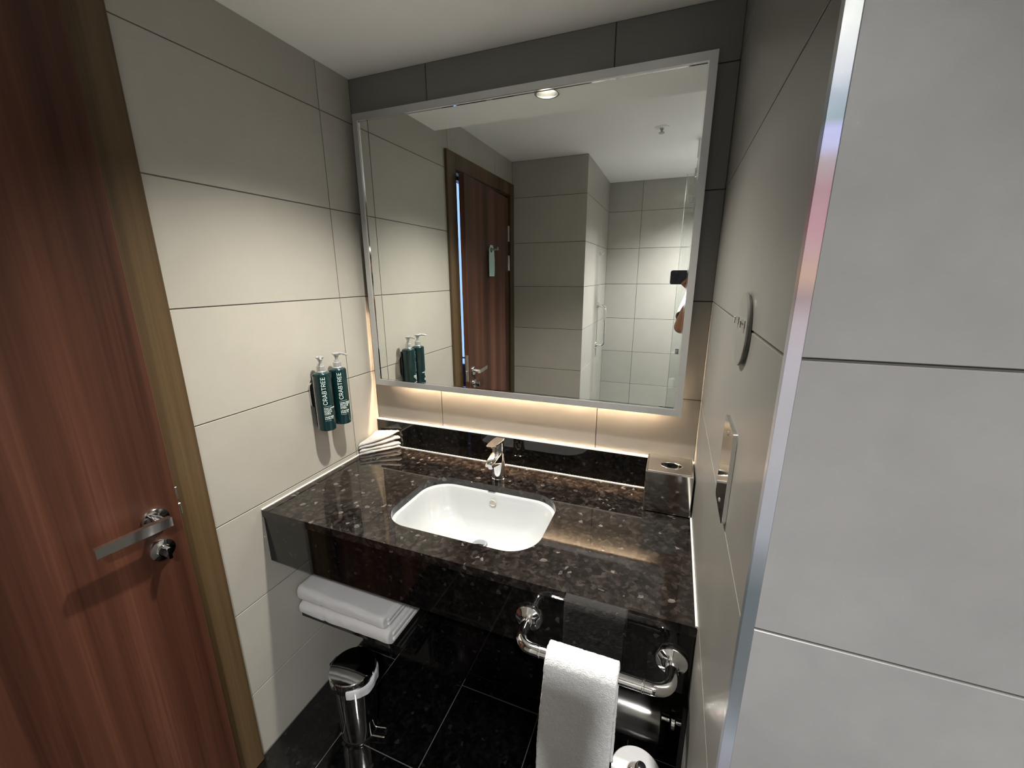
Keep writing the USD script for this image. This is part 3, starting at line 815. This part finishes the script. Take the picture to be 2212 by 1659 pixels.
def bath_towel(x0, x1, yb, yf, z0, hgt0, hgt1, seed, label):
    """towel folded in thick layers; the fold faces the room"""
    k = 44
    rings = []
    for i in range(k):
        u = i / (k - 1)
        x = x0 + (x1 - x0) * u
        e = min(1.0, 0.45 + 0.55 * math.sqrt(max(0.0, min(u, 1 - u)) / 0.035)) if min(u, 1 - u) < 0.035 else 1.0
        hh = (hgt0 + (hgt1 - hgt0) * u) * (0.90 + 0.10 * e)
        band = 0.0022 * sum(math.exp(-((u - c) / 0.006) ** 2) for c in (0.27, 0.30, 0.33))
        q = rrect((yb - yf) / 2 - band, hh / 2 - band * 0.4, hh * 0.44, 9, ((yb + yf) / 2, z0 + hh / 2))
        ring = np.c_[np.full(len(q), x), q]
        c = np.array([x, (yb + yf) / 2, z0 + hh / 2])
        ring = c + (ring - c) * [1, 1 - 0.06 * (1 - e), 1 - 0.12 * (1 - e)]
        rings.append(ring)
    m = loft(rings, True, True)
    low = np.clip((m.vertices[:, 2] - z0) / 0.008, 0, 1)
    m.vertices = m.vertices + m.vertex_normals * ((meshkit.fbm(m.vertices * [14, 30, 30], 3, seed) - 0.5) * 0.010 * low)[:, None]
    m.vertices[:, 2] = np.maximum(m.vertices[:, 2], z0)
    m.vertices[:, 0] = np.maximum(m.vertices[:, 0], 0.002)
    t = thing('bath_towel', label, 'towel', ((x0 + x1) / 2, (yb + yf) / 2, z0), group='folded bath towels under the counter')
    part(t, 'towel_fold', m, 'cotton', smooth=True)
    # the loose inner layers seen at the right end
    lay = []
    for j in range(2):
        zz = z0 + hgt1 * (0.30 + 0.38 * j)
        q = rrect((yb - yf) / 2 - 0.016, hgt1 * 0.13, hgt1 * 0.12, 6, ((yb + yf) / 2 + 0.004, zz))
        lay.append(loft([np.c_[np.full(len(q), x1 - 0.02), q], np.c_[np.full(len(q), x1 + 0.004), q], np.c_[np.full(len(q), x1 + 0.007), (q - [(yb + yf) / 2, zz]) * [0.99, 0.6] + [(yb + yf) / 2, zz]]], True, True))
    part(t, 'inner_layers', cat(*lay), 'cotton', smooth=40)
    return t


bath_towel(0.004, 0.388, -0.255, -0.512, 0.386, 0.049, 0.056, 3, 'lower of the two folded white bath towels under the counter, with a ribbed band')
bath_towel(0.004, 0.372, -0.258, -0.510, 0.4425, 0.054, 0.042, 9, 'upper of the two folded white bath towels under the counter')

BX, BY = 0.243, -0.528
t = thing('pedal_bin', 'small round chrome pedal bin on the black floor under the towels', 'bin', (BX, BY, 0.0))
part(t, 'body', lathe([(0.0, 0.004), (0.057, 0.004), (0.0585, 0.008), (0.062, 0.06), (0.067, 0.16), (0.070, 0.243), (0.069, 0.244), (0, 0.244)], 56), 'polished', local=True)
part(t, 'base_ring', lathe([(0.0, 0.0), (0.060, 0.0), (0.0615, 0.004), (0.0605, 0.012), (0.058, 0.013)], 48), 'rubber', local=True)
part(t, 'rim_band', lathe([(0.0702, 0.236), (0.0735, 0.238), (0.0745, 0.249), (0.0735, 0.2535), (0.069, 0.254)], 56), 'rubber', local=True)
part(t, 'lid', lathe([(0.0725, 0.2545), (0.0745, 0.256), (0.0752, 0.272), (0.0745, 0.276), (0.0720, 0.2785), (0.045, 0.2815), (0.0, 0.2825)], 56), 'polished', local=True)
bag = []
for i, (r0, z0_) in enumerate(((0.0730, 0.254), (0.0785, 0.252), (0.0800, 0.240), (0.0790, 0.220))):
    a = np.linspace(-1.15, 0.95, 40)
    wv = 0.0009 * np.sin(a * 9 + i) + 0.0006 * np.sin(a * 17)
    drop = (0.5 + 0.5 * np.sin((a + 1.15) / 2.1 * np.pi)) if i == 3 else 1.0
    zz = z0_ + (0.012 * (1 - drop) if i == 3 else 0) + 0.003 * np.sin(a * 5)
    bag.append(np.stack([(r0 + wv) * np.cos(a), (r0 + wv) * np.sin(a), np.broadcast_to(zz, a.shape)], 1))
vv = np.vstack(bag)
ff = []
for i in range(3):
    for j in range(39):
        ff += [[i * 40 + j, i * 40 + j + 1, (i + 1) * 40 + j + 1], [i * 40 + j, (i + 1) * 40 + j + 1, (i + 1) * 40 + j]]
part(t, 'bin_liner', trimesh.Trimesh(vv, ff, process=False), 'bag', smooth=True, local=True, label='pale plastic liner turned over the rim of the bin')
part(t, 'pedal', tube(smooth_path([(0.050, 0.016, 0.014), (0.094, 0.028, 0.012), (0.104, 0.000, 0.012), (0.056, -0.012, 0.014)], 0.008, 5), 0.0032, 12), 'chrome', local=True)
part(t, 'hinge', cat(bx(-0.086, -0.070, -0.018, 0.018, 0.232, 0.268, 0.003)), 'rubber', smooth=False, local=True)


def roll_mesh(length=0.098, R=0.055, r=0.021):
    return lathe([(r, 0.0), (R - 0.002, 0.0), (R, 0.002), (R, length - 0.002), (R - 0.002, length), (r, length), (r, 0.0)], 56)


t = thing('toilet_roll', 'white toilet roll standing upright on the holder at the bottom right', 'toilet roll', (1.150, -0.622, 0.352))
part(t, 'paper', roll_mesh(0.100), 'paper', local=True)
part(t, 'core', lathe([(0.0205, 0.001), (0.0205, 0.0992), (0.0195, 0.0992), (0.0195, 0.001), (0.0205, 0.001)], 32), 'beige', local=True)
fl_ = trimesh.Trimesh(np.array([(-0.047, -0.020, 0.1005), (-0.010, 0.004, 0.1008), (-0.006, -0.026, 0.1025), (-0.030, -0.040, 0.1045), (-0.047, -0.020, 0.0998), (-0.010, 0.004, 0.1001), (-0.006, -0.026, 0.1018), (-0.030, -0.040, 0.1038)]),
                      [[0, 1, 2], [0, 2, 3], [6, 5, 4], [7, 6, 4]], process=False)
part(t, 'loose_sheet', fl_, 'paper', smooth=False, local=True)
t = thing('roll_post', 'upright holder with a black rounded cap through the toilet roll', 'roll holder', (1.160, -0.616, 0.345))
part(t, 'post', lathe([(0.0, 0.0), (0.006, 0.0), (0.006, 0.100), (0, 0.100)], 24), 'chrome', local=True)
part(t, 'cap', lathe([(0.0, 0.096), (0.0100, 0.097), (0.0112, 0.104), (0.0112, 0.116), (0.0085, 0.122), (0.0, 0.1245)], 32), 'rubber', local=True)
part(t, 'tray', lathe([(0.0, 0.0), (0.040, 0.0), (0.041, 0.003), (0.040, 0.006), (0.0, 0.006)], 40, at=(-0.010, -0.006, 0.0)), 'chrome', local=True)
part(t, 'arm', tube([(0.02, 0.0, 0.003), (0.0795, 0.0, 0.003)], 0.006, 16), 'chrome', local=True)
part(t, 'wall_rose', lathe([(0.020, 0.0), (0.020, 0.004), (0.012, 0.008), (0.0, 0.008)], 32, '-x', (0.080, 0.0, 0.003)), 'chrome', local=True)
t = thing('roll_holder', 'grey metal hooded roll holder in shade under the counter, behind the hand towel', 'roll holder', (W - 0.010, -0.42, 0.385))
part(t, 'bar', tube([(0.0, 0, 0.0), (-0.155, 0, 0.0)], 0.0085, 18), 'chrome', local=True)
part(t, 'wall_rose', lathe([(0.024, 0.0), (0.024, 0.004), (0.014, 0.008), (0.0, 0.008)], 32, '-x'), 'chrome', local=True)
hr = []
for xx, sc in ((-0.148, 0.965), (-0.146, 1.0), (-0.034, 1.0), (-0.030, 0.965)):
    ang = np.linspace(math.radians(60), math.radians(255), 40)
    o_ = np.stack([np.full(40, xx), 0.066 * sc * np.cos(ang), 0.066 * sc * np.sin(ang)], 1)
    i_ = np.stack([np.full(40, xx), 0.0635 * sc * np.cos(ang[::-1]), 0.0635 * sc * np.sin(ang[::-1])], 1)
    hr.append(np.vstack([o_, i_]))
part(t, 'hood', loft(hr, False, False), 'hood', smooth=40, local=True)
part(t, 'hood_end', lathe([(0.0, 0.0), (0.0635, 0.0), (0.0635, 0.002), (0.0, 0.002)], 48, 'x', (-0.034, 0.0, 0.0)), 'hood', local=True)


# face cloths in the corner of the counter
def cloth(zlow, lays, seed, label, lift):
    P0, P1 = np.array([0.010, -0.146]), np.array([0.118, -0.022])
    n_in = np.array([-(P1 - P0)[1], (P1 - P0)[0]]) / np.linalg.norm(P1 - P0)
    ms = []
    for j in range(lays):
        rings = []
        k = 30
        z = zlow + 0.0118 * j
        for i in range(k):
            u = i / (k - 1)
            p = P0 + (P1 - P0) * u
            dep = max(0.012, 0.080 * (1 - abs(2 * u - 0.95) ** 1.6))
            # never leave the corner
            end = p + n_in * dep
            end = np.array([max(end[0], 0.006), min(end[1], -0.018)])
            e = math.sqrt(max(0.02, min(1.0, min(u, 1 - u) / 0.06)))
            hh = 0.0128 * (0.45 + 0.55 * e)
            ax = (end - p)
            ll = max(np.linalg.norm(ax), 0.010)
            ax = ax / np.linalg.norm(ax)
            q = rrect(ll / 2, hh / 2, hh * 0.48, 7, (ll / 2, hh / 2))
            rise = lift * (u ** 1.8) * (j + 1) / lays
            ring = np.c_[p[0] + ax[0] * q[:, 0], p[1] + ax[1] * q[:, 0], z + q[:, 1] + rise + 0.004 * lift / 0.02 * q[:, 0] / 0.08]
            rings.append(ring)
        m = loft(rings, True, True)
        m = m.subdivide()
        w = (meshkit.fbm(m.vertices * [45, 45, 20], 3, seed + j) - 0.5) * 0.006
        m.vertices = m.vertices + m.vertex_normals * w[:, None]
        m.vertices[:, 0] = np.maximum(m.vertices[:, 0], 0.0045)
        m.vertices[:, 1] = np.minimum(m.vertices[:, 1], -0.0170)
        m.vertices[:, 2] = np.maximum(m.vertices[:, 2], zlow + 0.0002)
        ms.append(m)
    t = thing('face_cloth', label, 'towel', (0.06, -0.08, zlow), group='folded face cloths on the counter')
    part(t, 'folded_layers', cat(*ms), 'cloth', smooth=True)


cloth(ZC, 2, 21, 'lower folded white face cloth in the left corner of the counter', 0.006)
cloth(ZC + 0.0265, 2, 31, 'upper folded white face cloth on the stack in the left corner of the counter', 0.034)

# ------------------------------------------------------------------ the person taking the picture, seen in the mirror
PL = CAM + np.array([0.0, -0.0025, 0.0])
ph = thing('phone', 'dark navy smartphone held up sideways in front of the mirror', 'phone', tuple(PL))
body = extrude(Polygon(rrect(0.0800, 0.0389, 0.0115, 8, (0.0410, -0.0125))), 0.0, 0.0078)
XZ = np.array([[1, 0, 0], [0, 0, -1], [0, 1, 0]])
part(ph, 'case', xf(body, XZ, (0, -0.0005, 0)), 'phone', smooth=30, local=True)
edge = extrude(Polygon(rrect(0.0806, 0.0395, 0.0121, 8, (0.0410, -0.0125))).difference(Polygon(rrect(0.0796, 0.0385, 0.0111, 8, (0.0410, -0.0125)))), 0.0, 0.0066)
part(ph, 'metal_edge', xf(edge, XZ, (0, -0.0011, 0)), 'phone_edge', smooth=30, local=True)
part(ph, 'screen', xf(extrude(Polygon(rrect(0.077, 0.036, 0.009, 8, (0.0410, -0.0125))), 0.0, 0.0006), XZ, (0, -0.0083, 0)), 'rubber', smooth=30, local=True)
part(ph, 'camera_bump', xf(extrude(Polygon(rrect(0.0195, 0.0195, 0.006, 6, (-0.0115, -0.0100))), 0.0, 0.0014), XZ, (0, 0.0009, 0)), 'phone', smooth=30, local=True)
for cx, cz in ((0.0, 0.0), (-0.0220, 0.0), (-0.0110, -0.019)):
    part(ph, 'lens', lathe([(0.0, 0.0), (0.0070, 0.0), (0.0074, 0.0006), (0.0066, 0.0010), (0.0, 0.0007)], 28, 'y', (cx, 0.0009, cz)), 'rubber', local=True)


def limbs(bones, refine, it=12):
    out = m3.Manifold()
    for pts in bones:
        hs = [m3.Manifold.sphere(float(r), 20).translate((float(x), float(y), float(z))) for x, y, z, r in pts]
        for a, b in zip(hs, hs[1:]):
            out = out + m3.Manifold.batch_hull([a, b])
    out = out.refine_to_length(refine)
    m = from_man(out)
    m.merge_vertices()
    trimesh.smoothing.filter_taubin(m, iterations=it)
    return m


pe = thing('person', 'person in white shirt holding up a phone, reflected at the right edge of the mirror', 'person', (1.47, -1.80, 0.0))
sx = 1.475
sh_l, el_l, wr_l = (1.262, -1.715, 1.405), (1.186, -1.485, 1.222), (1.246, -1.405, 1.412)
sh_r, el_r, wr_r = (1.690, -1.795, 1.400), (1.760, -1.700, 1.120), (1.735, -1.560, 0.905)
bones = [
    [(*sh_l, 0.052), (*el_l, 0.040)], [(*el_l, 0.042), (1.214, -1.448, 1.320, 0.041), (*wr_l, 0.027)],
    [(*sh_r, 0.052), (*el_r, 0.040)], [(*el_r, 0.041), (*wr_r, 0.027)],
    [(1.340, -1.80, 1.36, 0.085), (1.612, -1.80, 1.36, 0.085)], [(1.38, -1.80, 1.30, 0.10), (1.57, -1.80, 1.30, 0.10)], [(1.38, -1.80, 1.30, 0.10), (1.40, -1.80, 1.05, 0.09)], [(1.57, -1.80, 1.30, 0.10), (1.55, -1.80, 1.05, 0.09)],
    [(1.40, -1.80, 1.05, 0.09), (1.55, -1.80, 1.05, 0.09)], [(1.40, -1.80, 1.05, 0.09), (1.39, -1.80, 0.90, 0.095)], [(1.55, -1.80, 1.05, 0.09), (1.56, -1.80, 0.90, 0.095)], [(1.39, -1.80, 0.90, 0.095), (1.56, -1.80, 0.90, 0.095)],
    [(sx, -1.80, 1.42, 0.060), (sx, -1.785, 1.52, 0.052)],
    [(sx, -1.775, 1.565, 0.070), (sx, -1.785, 1.655, 0.083)], [(sx, -1.745, 1.565, 0.052), (sx, -1.765, 1.66, 0.068)], [(sx, -1.735, 1.535, 0.036), (sx, -1.745, 1.58, 0.050)],
    [(sx, -1.690, 1.598, 0.011), (sx, -1.695, 1.632, 0.008)],
    [(sx - 0.080, -1.79, 1.60, 0.012), (sx - 0.082, -1.795, 1.635, 0.015)], [(sx + 0.080, -1.79, 1.60, 0.012), (sx + 0.082, -1.795, 1.635, 0.015)],
    [(1.395, -1.80, 0.88, 0.088), (1.385, -1.79, 0.50, 0.058), (1.380, -1.81, 0.10, 0.040)], [(1.555, -1.80, 0.88, 0.088), (1.565, -1.79, 0.50, 0.058), (1.570, -1.81, 0.10, 0.040)],
    [(1.380, -1.82, 0.055, 0.034), (1.375, -1.66, 0.035, 0.028)], [(1.570, -1.82, 0.055, 0.034), (1.578, -1.66, 0.035, 0.028)],
]
# left hand: palm below the phone's lower edge, fingers curled up on to its back, thumb on the screen side
palm = [(1.236, -1.392, 1.428), (1.206, -1.366, 1.438), (1.214, -1.362, 1.452)]
bones += [[(*wr_l, 0.026), (1.236, -1.392, 1.436, 0.026), (1.215, -1.374, 1.452, 0.019)], [(1.236, -1.392, 1.436, 0.026), (1.248, -1.376, 1.456, 0.018)]]
bones += [[(1.206, -1.368, 1.452, 0.0105), (1.170, -1.344, 1.484, 0.0090), (1.196, -1.3405, 1.512, 0.0075)],
          [(1.222, -1.366, 1.458, 0.0105), (1.196, -1.338, 1.490, 0.0092), (1.214, -1.3405, 1.522, 0.0076)],
          [(1.238, -1.368, 1.460, 0.0100), (1.222, -1.339, 1.490, 0.0088), (1.236, -1.3410, 1.518, 0.0074)],
          [(1.252, -1.372, 1.458, 0.0088), (1.246, -1.342, 1.482, 0.0078), (1.256, -1.3420, 1.504, 0.0066)],
          [(1.226, -1.398, 1.444, 0.0130), (1.222, -1.392, 1.476, 0.0105), (1.238, -1.3735, 1.502, 0.0085)]]
# right hand hanging, lightly curled
hx_, hy_, hz_ = wr_r
bones += [[(*wr_r, 0.025), (hx_ - 0.004, hy_ + 0.030, hz_ - 0.060, 0.024)]]
for k_i, (ox, ln) in enumerate(((-0.024, 0.9), (-0.008, 1.0), (0.008, 0.93), (0.023, 0.75))):
    bx0, by0, bz0 = hx_ - 0.004 + ox * 0.8, hy_ + 0.034 + ox * 0.3, hz_ - 0.075
    bones += [[(bx0, by0, bz0, 0.0100), (bx0, by0 + 0.016 * ln, bz0 - 0.038 * ln, 0.0088), (bx0, by0 + 0.010 * ln, bz0 - 0.070 * ln, 0.0074)]]
bones += [[(hx_ - 0.022, hy_ + 0.016, hz_ - 0.026, 0.0125), (hx_ - 0.040, hy_ + 0.034, hz_ - 0.052, 0.0105), (hx_ - 0.034, hy_ + 0.046, hz_ - 0.080, 0.0085)]]
part(pe, 'body', limbs(bones, 0.0055, 10), 'skin', smooth=True)


def mixp(a, b, s):
    return tuple(np.array(a) * (1 - s) + np.array(b) * s)


shirt = [[(*sh_l, 0.066), (*mixp(sh_l, el_l, 0.45), 0.064), (*mixp(sh_l, el_l, 0.68), 0.062)], [(*sh_r, 0.066), (*mixp(sh_r, el_r, 0.68), 0.060)],
         [(1.335, -1.795, 1.365, 0.095), (1.617, -1.80, 1.365, 0.095)], [(*sh_l, 0.066), (1.345, -1.79, 1.37, 0.093)], [(*sh_r, 0.066), (1.61, -1.80, 1.37, 0.093)],
         [(1.375, -1.80, 1.30, 0.112), (1.575, -1.80, 1.30, 0.112)], [(1.375, -1.80, 1.30, 0.112), (1.385, -1.80, 0.93, 0.110)], [(1.575, -1.80, 1.30, 0.112), (1.565, -1.80, 0.93, 0.110)],
         [(1.385, -1.80, 0.93, 0.110), (1.565, -1.80, 0.93, 0.110)], [(1.375, -1.80, 1.30, 0.112), (1.565, -1.80, 0.93, 0.110)], [(1.575, -1.80, 1.30, 0.112), (1.385, -1.80, 0.93, 0.110)],
         [(1.44, -1.80, 1.41, 0.068), (1.51, -1.80, 1.41, 0.068)]]
sm = limbs(shirt, 0.012, 8)
sm = to_man(sm) if sm.is_watertight else None
if sm is not None:
    # open the left sleeve: a hollow below the hem
    a_, b_e = np.array(sh_l), np.array(el_l)
    q0, q1 = a_ + (b_e - a_) * 0.62, a_ + (b_e - a_) * 1.15
    hol = m3.Manifold.batch_hull([m3.Manifold.sphere(0.054, 24).translate(tuple(map(float, q0))), m3.Manifold.sphere(0.075, 24).translate(tuple(map(float, q1)))])
    neck = m3.Manifold.sphere(0.066, 24).translate((sx, -1.775, 1.500))
    sm = from_man(sm - hol - neck - m3.Manifold.cube((1, 1, 0.06)).translate((1.0, -2.3, 0.80)))
part(pe, 'shirt', sm, 'shirt', smooth=50)
tr = [[(1.395, -1.80, 0.88, 0.106), (1.383, -1.79, 0.50, 0.074), (1.379, -1.81, 0.10, 0.064)], [(1.555, -1.80, 0.88, 0.106), (1.567, -1.79, 0.50, 0.074), (1.571, -1.81, 0.10, 0.064)], [(1.395, -1.80, 0.90, 0.108), (1.555, -1.80, 0.90, 0.108)]]
part(pe, 'trousers', limbs(tr, 0.014, 8), 'jeans', smooth=True)
for cx in (1.378, 1.573):
    part(pe, 'shoe', limbs([[(cx, -1.845, 0.045, 0.045), (cx, -1.72, 0.045, 0.044), (cx, -1.62, 0.036, 0.036)]], 0.010, 6), 'shoe', smooth=True)
hair = limbs([[(sx, -1.812, 1.640, 0.090), (sx, -1.785, 1.690, 0.086), (sx, -1.745, 1.715, 0.055)], [(sx, -1.835, 1.60, 0.070), (sx, -1.835, 1.66, 0.078)]], 0.010, 8)
part(pe, 'hair', hair, 'hair', smooth=True)
for s_ in (-1, 1):
    e_ = part(pe, 'eye', xf(trimesh.creation.icosphere(2, 0.0115), None, (sx + s_ * 0.031, -1.7070, 1.627)), 'paper', smooth=True)
    part(e_, 'pupil', xf(trimesh.creation.icosphere(2, 0.0068), None, (sx + s_ * 0.031, -1.7018, 1.627)), 'dark', smooth=True)
    lid_ = trimesh.creation.icosphere(3, 0.0128)
    lid_ = lid_.slice_plane([0, 0, 0.0035], [0, -0.25, 0.97], cap=False)
    part(pe, 'eyelid', xf(lid_, None, (sx + s_ * 0.031, -1.7070, 1.627)), 'skin', smooth=True)
    part(pe, 'eyebrow', xf(trimesh.creation.icosphere(2, 1.0), np.diag([0.017, 0.005, 0.0035]), (sx + s_ * 0.032, -1.6965, 1.648)), 'hair', smooth=True)
mo = xf(trimesh.creation.icosphere(2, 1.0), np.diag([0.022, 0.006, 0.006]), (sx, -1.697, 1.563))
part(pe, 'mouth', mo, 'skin', smooth=True)
